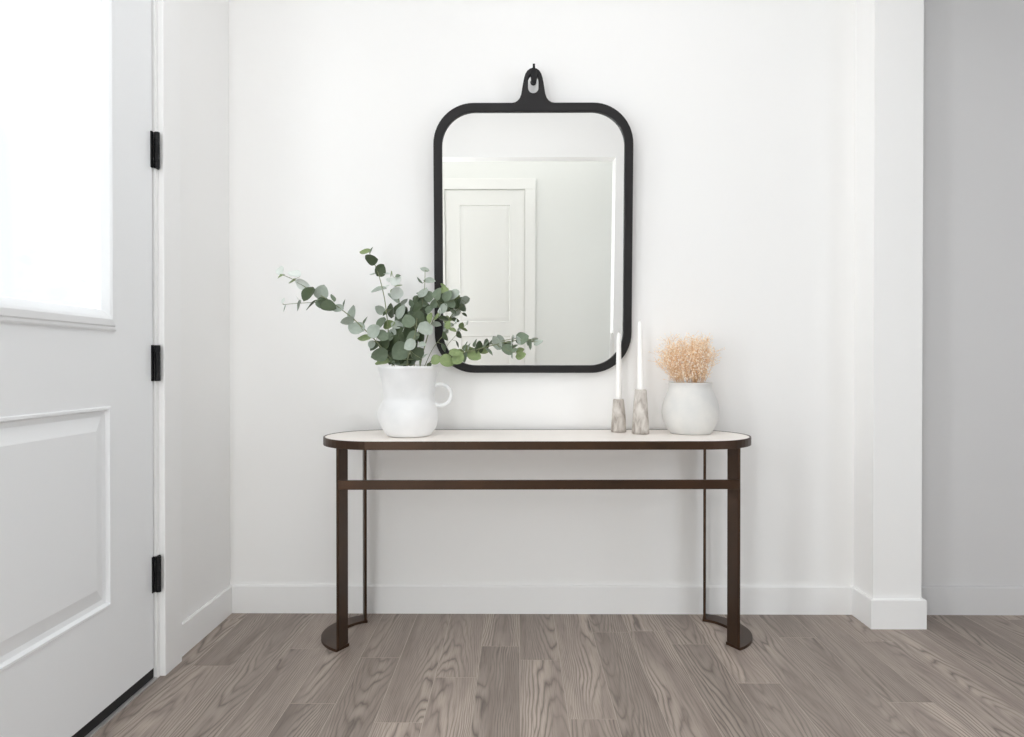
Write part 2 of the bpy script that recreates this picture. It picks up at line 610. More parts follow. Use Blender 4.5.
for zc in (1.826, 1.093, 0.364):
    bm = bmesh.new()
    add_box(bm, FX - 0.003, FX + 0.004, 2.330, 2.3435, zc - 0.062, zc + 0.062, 0.0008)
    add_box(bm, -1.2500, -1.2405, 2.3435, 2.3645, zc - 0.062, zc + 0.062, 0.0008)
    h = dchild(from_bm('hinge', bm, M['black']))
    bm = bmesh.new()
    for q in range(5):
        za = zc - 0.062 + q * 0.0248
        add_tube(bm, [(-1.239, 2.346, za + 0.0006), (-1.239, 2.346, za + 0.0242)], 0.0085, 12)
    kn = from_bm('knuckle', bm, M['black'])
    kn.parent = h

# casing and jamb
bm = bmesh.new()
add_box(bm, XL - 0.14, -1.2465, 2.347, DY1, 0, DZ1)
add_box(bm, XL - 0.14, -1.2465, DY0, D0 - 0.004, 0, DZ1)
add_box(bm, XL - 0.14, -1.2465, DY0, DY1, DT + 0.004, DZ1)
tr = empty('trim_1', (XL, 2.36, 0))
tag(tr, 'white casing and jamb framing the entry door', 'door frame', kind=S)


def tchild(o, root):
    o.parent = root
    o.matrix_parent_inverse = Matrix.Translation(root.location).inverted()
    return o


tchild(from_bm('jamb', bm, M['trim']), tr)
bm = bmesh.new()
add_box(bm, XL, -1.227, DY1 + 0.002, 2.487, 0, DZ1 + 0.12, 0.003)
tchild(from_bm('casing', bm, M['trim']), tr)
bm = bmesh.new()
add_box(bm, XL, -1.227, DY0 - 0.122, DY0 - 0.002, 0, DZ1 + 0.12, 0.003)
tchild(from_bm('casing', bm, M['trim']), tr)
bm = bmesh.new()
add_box(bm, XL, -1.228, DY0 - 0.002, DY1 + 0.002, DZ1, DZ1 + 0.12, 0.003)
tchild(from_bm('casing', bm, M['trim']), tr)
tchild(box('dark_gap_strip', XL - 0.10, FX - 0.004, D1 + 0.0002, 2.3468, 0.008, DT, M['rubber']), tr)  # dark strip put into the door gap to draw its dark line
sill = box('trim_2', XL - 0.14, -1.243, DY0 + 0.005, 2.3465, 0.0, 0.006, M['sill'], bevel=0.001)
tag(sill, 'thin pale metal threshold under the entry door', 'threshold', kind=S)

# unseen window frames added around the fill lights behind and beside the lens
def added_window_frame(name, axis, at_, u0, u1, z0, z1, depth, label, mull=1):
    root = empty(name, (at_, (u0 + u1) / 2, z0) if axis == 'x' else ((u0 + u1) / 2, at_, z0))
    tag(root, label, 'window', kind=S)

    def piece(nm, a0, a1, c0, c1, d0, d1, m):
        if axis == 'x':
            o = box(nm, min(at_ + d0, at_ + d1), max(at_ + d0, at_ + d1), a0, a1, c0, c1, m)
        else:
            o = box(nm, a0, a1, min(at_ + d0, at_ + d1), max(at_ + d0, at_ + d1), c0, c1, m)
        return tchild(o, root)
    t = 0.05
    piece('added_window_frame', u0 - t, u0, z0 - t, z1 + t, 0, depth, M['trim'])
    piece('added_window_frame', u1, u1 + t, z0 - t, z1 + t, 0, depth, M['trim'])
    piece('added_window_frame', u0, u1, z1, z1 + t, 0, depth, M['trim'])
    piece('added_window_sill', u0, u1, z0 - t, z0, 0, depth * 1.2, M['trim'])
    return root


added_window_frame('added_window_1', 'x', XL, SY0, SY1, 0.18, 2.45, 0.022, 'added tall window frame for the fill light left of the entry door')
added_window_frame('added_window_2', 'x', XR, -0.65, 1.25, 0.40, 2.30, -0.06, 'added wide window frame around the fill light on the far right hall wall')
added_window_frame('added_window_3', 'y', YFAR, -1.22, -0.90, 0.15, 2.35, 0.03, 'added narrow window frame around the fill light beside the reflected panelled door')

# passage door (seen only in the mirror)
d2 = empty('door_2', (-0.3, YFAR, 0))
tag(d2, 'pale panelled door reflected in the mirror', 'door', kind=S)


def rect_on_far(bm, x0, x1, z0, z1, prof, y, fill=False):
    loops = []
    for i, h in prof:
        loops.append([bm.verts.new((x, y + h, z)) for x, z in ((x0 + i, z0 + i), (x1 - i, z0 + i), (x1 - i, z1 - i), (x0 + i, z1 - i))])
    for a, c in zip(loops[:-1], loops[1:]):
        for q in range(4):
            q2 = (q + 1) % 4
            bm.faces.new((a[q], a[q2], c[q2], c[q]))
    if fill:
        bm.faces.new(loops[-1])


EX0, EX1, EZ = -0.74, 0.075, 2.445
fy = YFAR + 0.012
bm = bmesh.new()
for z0, z1 in ((0.25, 0.95), (1.08, 2.30)):
    rect_on_far(bm, EX0 + 0.14, EX1 - 0.14, z0, z1, [(0, 0), (0.006, 0.003), (0.014, -0.008), (0.05, -0.003)], fy, True)
tchild(from_bm('door_panel', bm, M['far_trim']), d2)
bm = bmesh.new()
add_box(bm, EX0, EX0 + 0.14, YFAR, fy, 0.01, EZ)
add_box(bm, EX1 - 0.14, EX1, YFAR, fy, 0.01, EZ)
for z0, z1 in ((0.01, 0.25), (0.95, 1.08), (2.30, EZ)):
    add_box(bm, EX0 + 0.14, EX1 - 0.14, YFAR, fy, z0, z1)
tchild(from_bm('door_slab', bm, M['far_trim']), d2)
t3 = empty('trim_3', (-0.3, YFAR, 0))
tag(t3, 'pale casing around the door reflected in the mirror', 'door frame', kind=S)
CW = 0.115
tchild(box('casing', EX1 + 0.006, EX1 + CW, YFAR, YFAR + 0.028, 0, EZ + 0.006, M['far_trim'], bevel=0.002), t3)
tchild(box('casing', EX0 - CW, EX0 - 0.006, YFAR, YFAR + 0.028, 0, EZ + 0.006, M['far_trim'], bevel=0.002), t3)
tchild(box('casing', EX0 - CW, EX1 + CW, YFAR, YFAR + 0.028, EZ + 0.006, EZ + CW, M['far_trim'], bevel=0.002), t3)

# ------------------------------------------------------------------ console table
TX, TY, TR, TH = 0.080, 2.752, 0.200, 0.806
HS = 0.662                         # half of the straight part
table = empty('console_table', (TX, TY, 0))
table.rotation_euler = (0, 0, R(1.0))
tag(table, 'narrow console table with white top and dark bronze metal legs', 'console table')


TTR, THS, TOY = 0.2325, 0.614, -0.0195     # the top reaches further forward than the feet


def stadium(r, n=28):
    HS, oy = THS, TOY
    pts = []
    for k in range(n + 1):
        a = R(-90 + 180 * k / n)
        pts.append((HS + r * math.cos(a), oy + r * math.sin(a)))
    for k in range(n + 1):
        a = R(90 + 180 * k / n)
        pts.append((-HS + r * math.cos(a), oy + r * math.sin(a)))
    return pts


def ring_prism(bm, outer, inner, z0, z1):
    o0 = [bm.verts.new((x, y, z0)) for x, y in outer]
    o1 = [bm.verts.new((x, y, z1)) for x, y in outer]
    i0 = [bm.verts.new((x, y, z0)) for x, y in inner]
    i1 = [bm.verts.new((x, y, z1)) for x, y in inner]
    n = len(outer)
    for k in range(n):
        q = (k + 1) % n
        bm.faces.new((o0[k], o0[q], o1[q], o1[k]))
        bm.faces.new((i0[q], i0[k], i1[k], i1[q]))
        bm.faces.new((o1[k], o1[q], i1[q], i1[k]))
        bm.faces.new((o0[q], o0[k], i0[k], i0[q]))


bm = bmesh.new()
ring_prism(bm, stadium(TTR), stadium(TTR - 0.007), TH - 0.031, TH)
rim = from_bm('top_rim', bm, M['bronze'], table)
bv = rim.modifiers.new('bevel', 'BEVEL')
bv.width, bv.segments, bv.limit_method, bv.angle_limit = 0.0012, 2, 'ANGLE', R(50)
bm = bmesh.new()
st = stadium(TTR - 0.0072)
lo = [bm.verts.new((x, y, TH - 0.029)) for x, y in st]
hi = [bm.verts.new((x, y, TH - 0.0012)) for x, y in st]
bm.faces.new(hi)
bm.faces.new(lo[::-1])
for k in range(len(st)):
    q = (k + 1) % len(st)
    bm.faces.new((lo[k], lo[q], hi[q], hi[k]))
o = from_bm('table_top', bm, M['stone'], table)
o['label'] = 'white stone inlay of the table top'
A0, A1 = 31.0, 20.0
LW, LT = 0.068, 0.011
for s in (-1, 1):
    # C shaped foot plate: arc round the outside from front leg to back leg
    bm = bmesh.new()
    n = 30
    out_, in_ = [], []
    for k in range(n + 1):
        a = R(-(90 - A0) + (180 - A0 - A1) * k / n)
        out_.append((math.cos(a) * TR * s, math.sin(a) * TR))
        in_.append((math.cos(a) * (TR - LW) * s, math.sin(a) * (TR - LW)))
    loop = out_ + in_[::-1]
    lo = [bm.verts.new((x + s * HS, y, 0.0)) for x, y in loop]
    hi = [bm.verts.new((x + s * HS, y, 0.011)) for x, y in loop]
    m_ = len(loop)
    for k in range(n):
        bm.faces.new((hi[k], hi[k + 1], hi[m_ - 2 - k], hi[m_ - 1 - k]))
        bm.faces.new((lo[k + 1], lo[k], lo[m_ - 1 - k], lo[m_ - 2 - k]))
    for k in range(m_):
        q = (k + 1) % m_
        bm.faces.new((lo[k], lo[q], hi[q], hi[k]))
    from_bm('foot_plate', bm, M['bronze'], table)
    for fb in (-1, 1):
        bm = bmesh.new()
        add_box(bm, -LT / 2, LT / 2, -LW / 2, LW / 2, 0.0112, TH - 0.031, 0.001)
        leg = from_bm('leg', bm, M['bronze'], table)
        aa = R(A0 + 1.5 if fb < 0 else A1 + 2.2)
        leg.location = (s * (HS + (TR - 0.035) * math.sin(aa)), fb * ((TR - 0.035) * math.cos(aa)), 0)
        leg.rotation_euler = (0, 0, R(s * fb * -17.0))
yr = -TR * math.cos(R(A0)) - 0.006
box('rail', -HS - TR * math.sin(R(A0)) + 0.008, HS + TR * math.sin(R(A0)) - 0.006, yr - 0.006, yr + 0.006, 0.617, 0.652, M['bronze'], table, bevel=0.0012)

# ------------------------------------------------------------------ mirror and its hook
MX, MZ = 0.069, 1.053
TILT = 3.0
MWH, MH, FT = 0.425, 1.146, 0.028
mir = empty('wall_mirror', (MX, YB - 0.001, MZ))
mir.rotation_euler = (R(TILT), 0, 0)
tag(mir, 'rounded black framed mirror hanging above the console table', 'mirror')
U = 0.00425                          # metres per picture pixel at the mirror, used for the small tab
outer = rrect(-MWH, MWH, 0, MH, 0.172, 14)
# insert the hanging tab in the top edge (between the two upper corners)
half = [(21, 0.0), (18.0, 0.6), (15.5, 2.2), (13.4, 5.0), (12.0, 9.0), (11.2, 14.0), (10.3, 19.5), (9.3, 25.0), (8.0, 29.3), (6.0, 32.6), (3.4, 34.6), (1.2, 35.3)]
tab = [(a * U, MH + h_ * 0.96 * U) for a, h_ in half]
tabfull = tab + [(-x, z) for x, z in tab[::-1]]
i_tr = 14                             # end of the first corner (top right -> top)
outline = outer[:i_tr + 1] + tabfull + outer[i_tr + 1:]
inner = rrect(-MWH + 0.036, MWH - 0.036, 0.032, MH - 0.036, 0.142, 14)
slot = [(x * 0.98, z) for x, z in rrect(-5.3 * U, 5.3 * U, MH + 9.3 * U, MH + 27.5 * U, 5.25 * U, 8)]
fr = outline_mesh('frame', [outline, inner, slot], FT, 0.003, M['frame'], mir)
fr.location = (0, -FT / 2, 0)
gl = [(x, z) for x, z in rrect(-MWH + 0.030, MWH - 0.030, 0.026, MH - 0.030, 0.146, 14)]
bm = bmesh.new()
f0 = [bm.verts.new((x, -0.014, z)) for x, z in gl]
f1 = [bm.verts.new((x, -0.009, z)) for x, z in gl]
bm.faces.new(f0)
bm.faces.new(f1[::-1])
for k in range(len(gl)):
    q = (k + 1) % len(gl)
    bm.faces.new((f0[k], f0[q], f1[q], f1[k]))
o = from_bm('mirror_glass', bm, M['silver'], mir)
o['label'] = 'clear mirror glass'

ty = YB - math.sin(R(TILT)) * (MH + 27 * U)            # back of the frame at the slot
zh = MZ + math.cos(R(TILT)) * (MH + 27.5 * U)          # top of the slot
hook = empty('wall_hook', (MX + 0.002, YB, zh - 0.014))
tag(hook, 'small black wall hook carrying the mirror by its tab', 'hook')
hy = ty - YB - FT - 0.006
bm = bmesh.new()
add_tube(bm, [(0, -0.0005, 0.016), (0, -0.006, 0.016)], 0.013, 20)
from_bm('wall_plate', bm, M['black'], hook)
bm = bmesh.new()
add_tube(bm, catmull([(0, -0.004, 0.014), (0, hy * 0.5, 0.004), (0, hy + 0.010, 0.002), (0, hy, 0.000)], 6), 0.0095, 10)
from_bm('arm', bm, M['black'], hook, True)
tip = [(0.0135, 0.018), (0.0132, -0.010), (0.0105, -0.021), (0.0055, -0.0265), (0, -0.028)]
tip = tip + [(-x, z) for x, z in tip[-2::-1]] + [(-0.0075, 0.028), (-0.0052, 0.038), (-0.0048, 0.052), (0.0048, 0.052), (0.0052, 0.038), (0.0075, 0.028)]
o = outline_mesh('tip', [tip], 0.009, 0.002, M['black'], hook)
o.location = (0, hy - 0.004, 0)

# ------------------------------------------------------------------ white jug
JX, JY = -0.4295, 2.700
jug = empty('jug', (JX, JY, TH))
tag(jug, 'white plaster jug with round side handle holding green leafy branches', 'jug')


def dent(a, z):
    return (0.0038 * math.sin(2 * a + 9 * z) + 0.0022 * math.sin(3 * a - 31 * z + 1.2) + 0.0016 * math.sin(5 * a + 47 * z)) * min(1.0, z / 0.03)


prof_o = [(0, 0), (0.070, 0), (0.084, 0.003), (0.094, 0.014), (0.105, 0.036), (0.1135, 0.062), (0.1155, 0.086), (0.112, 0.108), (0.1035, 0.130), (0.0965, 0.146),
          (0.0955, 0.160), (0.0975, 0.182), (0.1015, 0.206), (0.1065, 0.232), (0.1125, 0.256), (0.1165, 0.266), (0.1165, 0.273), (0.1145, 0.2755), (0.111, 0.2745)]
prof_i = [(0.109, 0.270), (0.100, 0.235), (0.093, 0.200), (0.089, 0.165), (0.097, 0.130), (0.107, 0.090), (0.100, 0.045), (0.080, 0.016), (0, 0.013)]
prof_s = [(v.x, v.z) for v in catmull([(r, 0, z) for r, z in prof_o], 2)]
bm = bmesh.new()
lathe(bm, prof_s + prof_i, 56, dent)
from_bm('body', bm, M['plaster'], jug, True)
bm = bmesh.new()
hp = []
for k in range(25):
    a = R(128 - 256 * k / 24)
    hp.append((0.128 + 0.042 * math.cos(a), -0.004, 0.162 + 0.042 * math.sin(a)))
hp = [(0.092, -0.004, 0.192)] + hp + [(0.096, -0.004, 0.134)]
add_tube(bm, hp, 0.0080, 10)
from_bm('handle', bm, M['plaster'], jug, True)


# ------------------------------------------------------------------ eucalyptus branches
def leaf_mesh(tone, k):
    rnd = random.Random(k * 13 + ord(tone))
    rows, cols = 8, (-1, -0.55, 0, 0.55, 1)
    wmax = 0.46 + rnd.uniform(-0.02, 0.03)
    cup = rnd.uniform(0.05, 0.16)
    bend = rnd.uniform(-0.12, 0.16)
    vs, fs = [], []
    for i in range(rows + 1):
        t = i / rows
        wd = wmax * (max(math.sin(math.pi * (t ** (0.82))), 0.0) ** 0.62)
        if i == rows:
            wd = 0.012
        if i == 0:
            wd = 0.03
        for c in cols:
            vs.append((c * wd, t, cup * (c * wd / 0.46) ** 2 + bend * (t - 0.5) ** 2 * 2 - 0.02 * (c == 0) + 0.012 * math.sin(7 * t + c * 2 + k)))
    nc = len(cols)
    for i in range(rows):
        for c in range(nc - 1):
            fs.append((i * nc + c, i * nc + c + 1, (i + 1) * nc + c + 1, (i + 1) * nc + c))
    me = bpy.data.meshes.new('leaf')
    me.from_pydata(vs, [], fs)
    for p in me.polygons:
        p.use_smooth = True
    me.materials.append(LEAF[tone])
    return me


LM = {t: [leaf_mesh(t, k) for k in range(4)] for t in 'dmlyw'}


def branch(label, stem, leaves, r0=0.0026, r1=0.0012, twigs=(), jit=0.02, stem_mat='stem', group='branches in the white jug'):
    """stem: [(px, py, D)], leaves: [(px, py, long, wide, angle, tone[, dD])] sizes in picture pixels at the branch"""
    pts = [W(*s) for s in stem]
    base = pts[0]
    root = empty('eucalyptus_branch', base)
    tag(root, label, 'plant branch', group)
    line = catmull(pts, 5)
    bm = bmesh.new()
    n = len(line)
    add_tube(bm, [p - base for p in line], [r0 + (r1 - r0) * i / (n - 1) for i in range(n)], 6)
    alll = list(line)
    for tw in twigs:
        tp = catmull([W(*s) for s in tw], 4)
        add_tube(bm, [p - base for p in tp], [0.0014 - 0.0006 * i / (len(tp) - 1) for i in range(len(tp))], 5)
        alll += tp
    for i, lf in enumerate(leaves):
        px, py, lo_, wi, ang, tone = lf[:6]
        dD = lf[6] if len(lf) > 6 else 0.0
        rnd = random.Random(int(px * 31 + py * 17))
        near0 = min(alll, key=lambda p: ((p.x / p.y * F + VX) - px) ** 2 + ((EYE - p.z) / p.y * F + VY - py) ** 2)
        D = near0.y + dD + rnd.uniform(-jit, jit)
        c = W(px, py, D)
        L_ = lo_ * 1.10 / F * D
        Wd = min(wi * 1.10 / F * D, L_ * 0.98)
        u = Vector((math.cos(R(ang)), 0, math.sin(R(ang))))
        near = min(alll, key=lambda p: (p - c).length)
        if (c + u * L_ / 2 - near).length < (c - u * L_ / 2 - near).length:
            u = -u
        # lean a little out of the picture plane, keep the seen length
        lean = rnd.uniform(-0.35, 0.35)
        u3 = Vector((u.x, lean, u.z)).normalized()
        L3 = L_ / max(0.8, math.sqrt(1 - u3.y ** 2))
        nat = 0.95 * L3
        tilt = math.acos(max(0.05, min(1.0, Wd / nat)))
        nrm = Vector((0, -1, 0))
        nrm = (nrm - u3 * nrm.dot(u3)).normalized()
        na, nb = Matrix.Rotation(tilt, 3, u3) @ nrm, Matrix.Rotation(-tilt, 3, u3) @ nrm
        nrm = (na if na.z > nb.z else nb) if rnd.random() < 0.8 else (nb if na.z > nb.z else na)
        side = u3.cross(nrm)
        rot = Matrix((side, u3, nrm)).transposed().to_4x4()
        b_ = c - u3 * L3 / 2
        me = LM[tone][rnd.randrange(4)]
        o = link('leaf', me, None, root)
        o.matrix_local = Matrix.Translation(b_ - base) @ rot @ Matrix.Diagonal((L3, L3, L3, 1))
        if (near - b_).length < 0.09:
            mid = (near + b_) / 2
            mid.z -= 0.0015
            add_tube(bm, [near - base, mid - base, b_ - base + u3 * 0.002], [0.0011, 0.0009, 0.0008], 5)
    st_ = from_bm('stem', bm, M[stem_mat], root, True)
    return root


branch('long leafy branch reaching far left out of the jug',
       [(402, 402, 2.74), (394, 366, 2.71), (380, 346, 2.68), (364, 329, 2.66), (352, 318, 2.65), (338, 307, 2.64), (325, 298, 2.63), (305, 287, 2.63), (292, 279, 2.63), (280, 274, 2.63)],
       [(280.5, 270.5, 9, 8, 80, 'w'), (280.5, 276, 7, 3.5, 35, 'y'), (294, 274.5, 12, 7, -20, 'w'), (292, 281.5, 8, 3.5, 30, 'y'), (302.5, 283, 13.5, 9, -15, 'w'),
        (308, 294, 15.5, 13, 62, 'd', -0.02), (321, 292, 14.5, 13, 65, 'l'), (322, 299.5, 9, 6, 10, 'd', -0.01), (311, 305, 12.5, 3, 50, 'd'), (328, 306.5, 15, 11, -15, 'd', -0.02), (320, 304, 10, 8, -50, 'm'),
        (337, 308.5, 12, 8, -10, 'l'), (344, 303, 8, 2.5, 78, 'm'), (332, 298, 8, 2.5, -65, 'm'),
        (353, 313, 15, 10, 84, 'l'), (347, 320, 12.5, 6.5, 14, 'l'), (356, 328.5, 16, 12.5, -22, 'l', -0.02), (365, 321, 9, 3, 62, 'm'), (364.5, 338.5, 13.5, 6.5, 6, 'y'),
        (374, 331, 14, 13, 38, 'l', -0.02), (382, 336, 12, 10, -30, 'm'), (371.5, 344.5, 8, 7.5, 70, 'l'), (375, 346, 12, 9, 50, 'd'),
        (283, 300.5, 6, 4, 60, 'w'), (284.5, 308, 8, 1.8, 72, 'w'), (299, 305.5, 11, 1.8, 78, 'l'), (298, 299, 7, 1.6, -50, 'w')],
       twigs=[[(322, 302, 2.635), (300, 303, 2.64), (282, 304.5, 2.64)]])
branch('tall upright branch with dark leaves at its tip',
       [(398, 402, 2.76), (392, 366, 2.75), (389, 340, 2.74), (386, 310, 2.74), (383, 292, 2.74), (378, 273, 2.74), (373, 261, 2.74), (369, 252, 2.74)],
       [(365, 252, 10.5, 6.5, 4, 'y'), (371.5, 250, 6, 2.5, 62, 'm'), (371.5, 259, 12.5, 9, -3, 'd'), (380, 270, 12.5, 10, 62, 'd'), (373, 274.2, 7, 2.4, 8, 'l'), (386.5, 274, 7, 2, 0, 'w'),
        (378.5, 290, 15, 6, 14, 'l'), (387, 286.3, 6, 2.2, 20, 'w'), (380, 309.5, 10, 8.5, -40, 'l'), (387, 312.5, 10, 5, 42, 'd'), (381, 323, 12, 9, 62, 'm'), (389, 325, 12, 9, 20, 'y'),
        (392, 334, 11.5, 9.5, 60, 'l'), (384.5, 345, 13, 11, 75, 'd', -0.04), (379, 354, 16, 12, 22, 'm', -0.06), (388.5, 348, 13, 10, 100, 'd', -0.02), (382, 362.5, 14, 7, 8, 'y', -0.05), (391, 358, 13, 10, 80, 'd', -0.03)])
branch('pale young branch standing behind the jug bouquet',
       [(404, 402, 2.80), (401, 366, 2.82), (399, 330, 2.83), (398.5, 302, 2.83), (396, 288, 2.83), (392, 273, 2.83)],
       [(391.5, 274, 6, 2.2, 85, 'y'), (391, 281, 10, 6, -30, 'w'), (398, 276, 5, 3.5, 15, 'm'), (396.5, 281.5, 11, 9, 40, 'w'), (398, 286, 8, 2.5, 5, 'y'), (392.5, 291, 6, 4.5, 60, 'y'),
        (396, 293, 12.5, 10, 60, 'w'), (393, 299, 14, 4.5, -42, 'l'), (403, 301.5, 10, 2.2, 40, 'l'), (401.5, 296, 8, 2, 55, 'w'), (391.5, 310.5, 14, 9, 88, 'd', -0.05), (398, 309, 12, 9, 70, 'd', -0.06),
        (402, 312, 15, 10, 68, 'l', -0.09), (397, 325.5, 11.5, 8, -15, 'l', -0.08), (404, 320, 18, 16, 45, 'm', -0.05), (406, 331, 10, 4.5, 32, 'l', -0.09)],
       r0=0.0018, r1=0.0009)
branch('short bushy branch in the middle of the jug',
       [(408, 402, 2.73), (407, 364, 2.67), (411, 348, 2.65), (415, 333, 2.65), (417, 318, 2.66)],
       [(399.5, 351, 18, 16, 52, 'm'), (400, 363, 15, 8.5, 3, 'm'), (410, 345, 12.5, 11, 35, 'l', -0.03), (417.5, 353.5, 13.5, 13, 42, 'd'), (409, 331, 15, 12, 60, 'd', 0.03), (413, 337, 13, 10, 20, 'm', 0.02),
        (425.5, 329, 15, 12.5, -42, 'l', -0.02), (418.5, 318, 15, 14, 75, 'd', 0.03), (422, 345, 8, 5.5, -10, 'l'), (424.5, 356.5, 8, 2, 38, 'l'), (420.5, 362.5, 7, 2.6, 80, 'y'), (429, 364.5, 5, 4, 20, 'm'),
        (408, 321, 13, 12, 110, 'm', 0.02), (395, 341, 13, 11, 60, 'd', 0.06), (404, 337, 12, 10, 130, 'd', 0.05), (393, 352, 12, 10, 80, 'd', 0.06), (410, 358, 9, 6, -30, 'd', 0.04),
        (395, 358, 13, 11, 70, 'd', 0.05), (404, 360, 13, 10, 100, 'd', 0.05), (413, 361, 11, 8, 60, 'm', 0.04), (402, 345, 14, 12, 30, 'd', 0.06), (410, 326, 14, 12, 120, 'd', 0.07),
        (414, 344, 12, 10, 70, 'd', 0.06), (397, 332, 13, 10, 50, 'd', 0.08), (405, 313, 12, 9, 80, 'd', 0.08), (388, 338, 11, 9, 30, 'm', 0.05), (421, 337, 11, 9, 80, 'd', 0.04)],
       r0=0.0024, r1=0.0016)
branch('upright branch ending beside the mirror frame left edge',
       [(412, 402, 2.76), (414, 366, 2.78), (418, 335, 2.79), (422, 305, 2.79), (424.5, 288, 2.79), (425, 270, 2.79)],
       [(424.5, 270, 8.5, 5, -12, 'l'), (420, 280, 8, 2, -48, 'm'), (429.5, 281.5, 11.5, 6.5, -6, 'l'), (423.5, 293, 11, 8.5, 55, 'l'), (428, 296.5, 11, 9, 100, 'm'), (419, 294, 6, 2.5, -20, 'm'),
        (422, 302, 11, 9, -30, 'm'), (416, 299.5, 8, 6.5, 70, 'd'), (417, 308, 11, 9, 30, 'd'), (424.5, 308, 12, 9, -50, 'd'), (413.5, 309, 14, 5.5, 84, 'm'), (411, 316, 11, 9, 60, 'm'),
        (420, 313, 13, 10, 15, 'd'), (415, 325, 13, 10, 70, 'm'), (424, 319, 12, 9, 110, 'd'), (429, 310, 9, 7, 30, 'm'), (412, 303, 8, 6, 120, 'm')])
branch('leaf cluster branch overlapping the mirror left edge',
       [(416, 402, 2.74), (420, 366, 2.71), (427, 338, 2.69), (434, 318, 2.68), (445, 306, 2.68), (452, 301, 2.68), (456, 297, 2.68)],
       [(438, 294, 12, 9, 75, 'm'), (443.5, 290.5, 10, 7.5, 20, 'y'), (442.5, 299, 11, 8.5, 80, 'd'), (448, 296, 12, 9.5, 60, 'm'), (454, 295, 12, 9.5, 30, 'l'), (450, 304, 11, 8.5, -40, 'm'),
        (443.5, 309, 11, 8, 50, 'l'), (453, 312, 7, 3.6, -38, 'd'), (443.5, 319, 9, 5.5, -10, 'd'), (437, 317, 8, 4, 42, 'y'),
        (436.5, 323.5, 9, 5, -16, 'l'), (440, 312, 8.5, 4, 86, 'w'), (443, 286.5, 7, 3.5, -55, 'y'), (430, 318, 10.5, 6.5, 84, 'y', -0.03), (433, 304, 9, 6, 50, 'm'), (437, 305, 9, 7, 10, 'd')])
branch('small olive sprig in front of the mirror lower left',
       [(422, 372, 2.72), (432, 350, 2.68), (441, 338, 2.66), (449, 329, 2.65), (456, 322, 2.65)],
       [(448, 325, 8, 6.5, 75, 'y'), (453, 330, 7, 4, -18, 'y'), (456.5, 321.5, 5.5, 2.2, 85, 'w'), (445.5, 336, 9.5, 5.5, -58, 'd'), (443, 348, 9, 3, -70, 'd'), (444.5, 329.5, 5, 2.5, 60, 'l')],
       r0=0.0015, r1=0.0007)
branch('low branch reaching right across the mirror bottom edge',
       [(416, 400, 2.74), (428, 365, 2.68), (440, 359, 2.66), (464, 353, 2.65), (484, 347.5, 2.65), (505, 342.5, 2.66), (522, 340, 2.67), (531, 341.5, 2.67), (538, 342, 2.67)],
       [(435.5, 360, 10.5, 9.5, 40, 'y', -0.02), (446.5, 361, 14, 12, -30, 'y', -0.02), (458, 358.5, 13, 11.5, 55, 'y', -0.02), (456, 353.5, 13, 7.5, 4, 'y'), (465.5, 357.5, 10.5, 5, 78, 'm'), (466, 346.5, 9.5, 3, 76, 'm'),
        (469, 347, 8, 1.8, 70, 'l'), (474.5, 356, 13, 10.5, -28, 'y', -0.01), (478.5, 347, 12, 7.5, 70, 'd'), (486.5, 344.8, 9, 2.4, 54, 'm'), (488.8, 351.7, 10, 2.6, -46, 'm'), (497.5, 342.5, 14, 8.5, -62, 'l'),
        (507, 350, 12, 9.5, -48, 'm'), (502.5, 347.5, 6, 3.5, -50, 'd'), (515, 350.5, 7, 3.4, 32, 'm'), (512.5, 355.5, 6, 1.6, 88, 'l'), (521, 356, 10, 7.5, 15, 'y'), (522.5, 339, 13, 11, 25, 'm'), (518, 340.5, 9, 5, -68, 'l'),
        (511.2, 341, 9, 2.2, 84, 'w'), (531, 344.5, 10, 3.4, 88, 'm'), (538.5, 342.8, 9.5, 5.5, 28, 'l')],
       twigs=[[(497, 345, 2.66), (507, 350, 2.66), (516, 353, 2.66), (521, 356, 2.66)]], jit=0.012)

# ------------------------------------------------------------------ candles in stone holders
def holder(name_label, x, y, r_base, r_top, h, candle_label, lean, group):
    hd = empty('candle_holder', (x, y, TH))
    tag(hd, name_label, 'candle holder', group)
    bm = bmesh.new()
    prof = [(0, 0), (r_base - 0.002, 0), (r_base, 0.0025), (r_base * 0.985, 0.012), ((r_base + r_top) / 2 + 0.001, h * 0.52), (r_top + 0.0006, h - 0.004), (r_top - 0.0015, h), (0.0140, h), (0.0132, h - 0.022), (0, h - 0.022)]
    lathe(bm, prof, 32, lambda a, z: 0.0006 * math.sin(3 * a + 40 * z))
    from_bm('body', bm, M['travertine'], hd, False)
    for p in hd.children[0].data.polygons:
        p.use_smooth = abs(p.normal.z) < 0.5
    ca = empty('taper_candle', (x, y, TH + h - 0.0215))
    ca.rotation_euler = (0, R(lean), 0)
    tag(ca, candle_label, 'candle', 'white taper candles')
    bm = bmesh.new()
    H = 0.300
    lathe(bm, [(0, 0), (0.0122, 0), (0.0126, 0.02), (0.0118, 0.12), (0.0102, 0.22), (0.0088, H - 0.014), (0.0066, H - 0.006), (0.0030, H - 0.001), (0, H)], 20)
    from_bm('wax', bm, M['wax'], ca, True)
    bm = bmesh.new()
    add_tube(bm, catmull([(0, 0, H - 0.002), (0.0006, 0, H + 0.004), (0.0022, 0, H + 0.009)], 3), 0.0010, 6)
    from_bm('wick', bm, M['wick'], ca, True)


holder('shorter beige stone candle holder nearest the mirror', 0.4255, 2.860, 0.0325, 0.0220, 0.137, 'white taper candle in the shorter holder before the mirror frame', 0.0, 'stone candle holders')
holder('taller beige stone candle holder beside the round vase', 0.5045, 2.790, 0.0355, 0.0235, 0.180, 'white taper candle in the taller holder beside the vase', -0.6, 'stone candle holders')

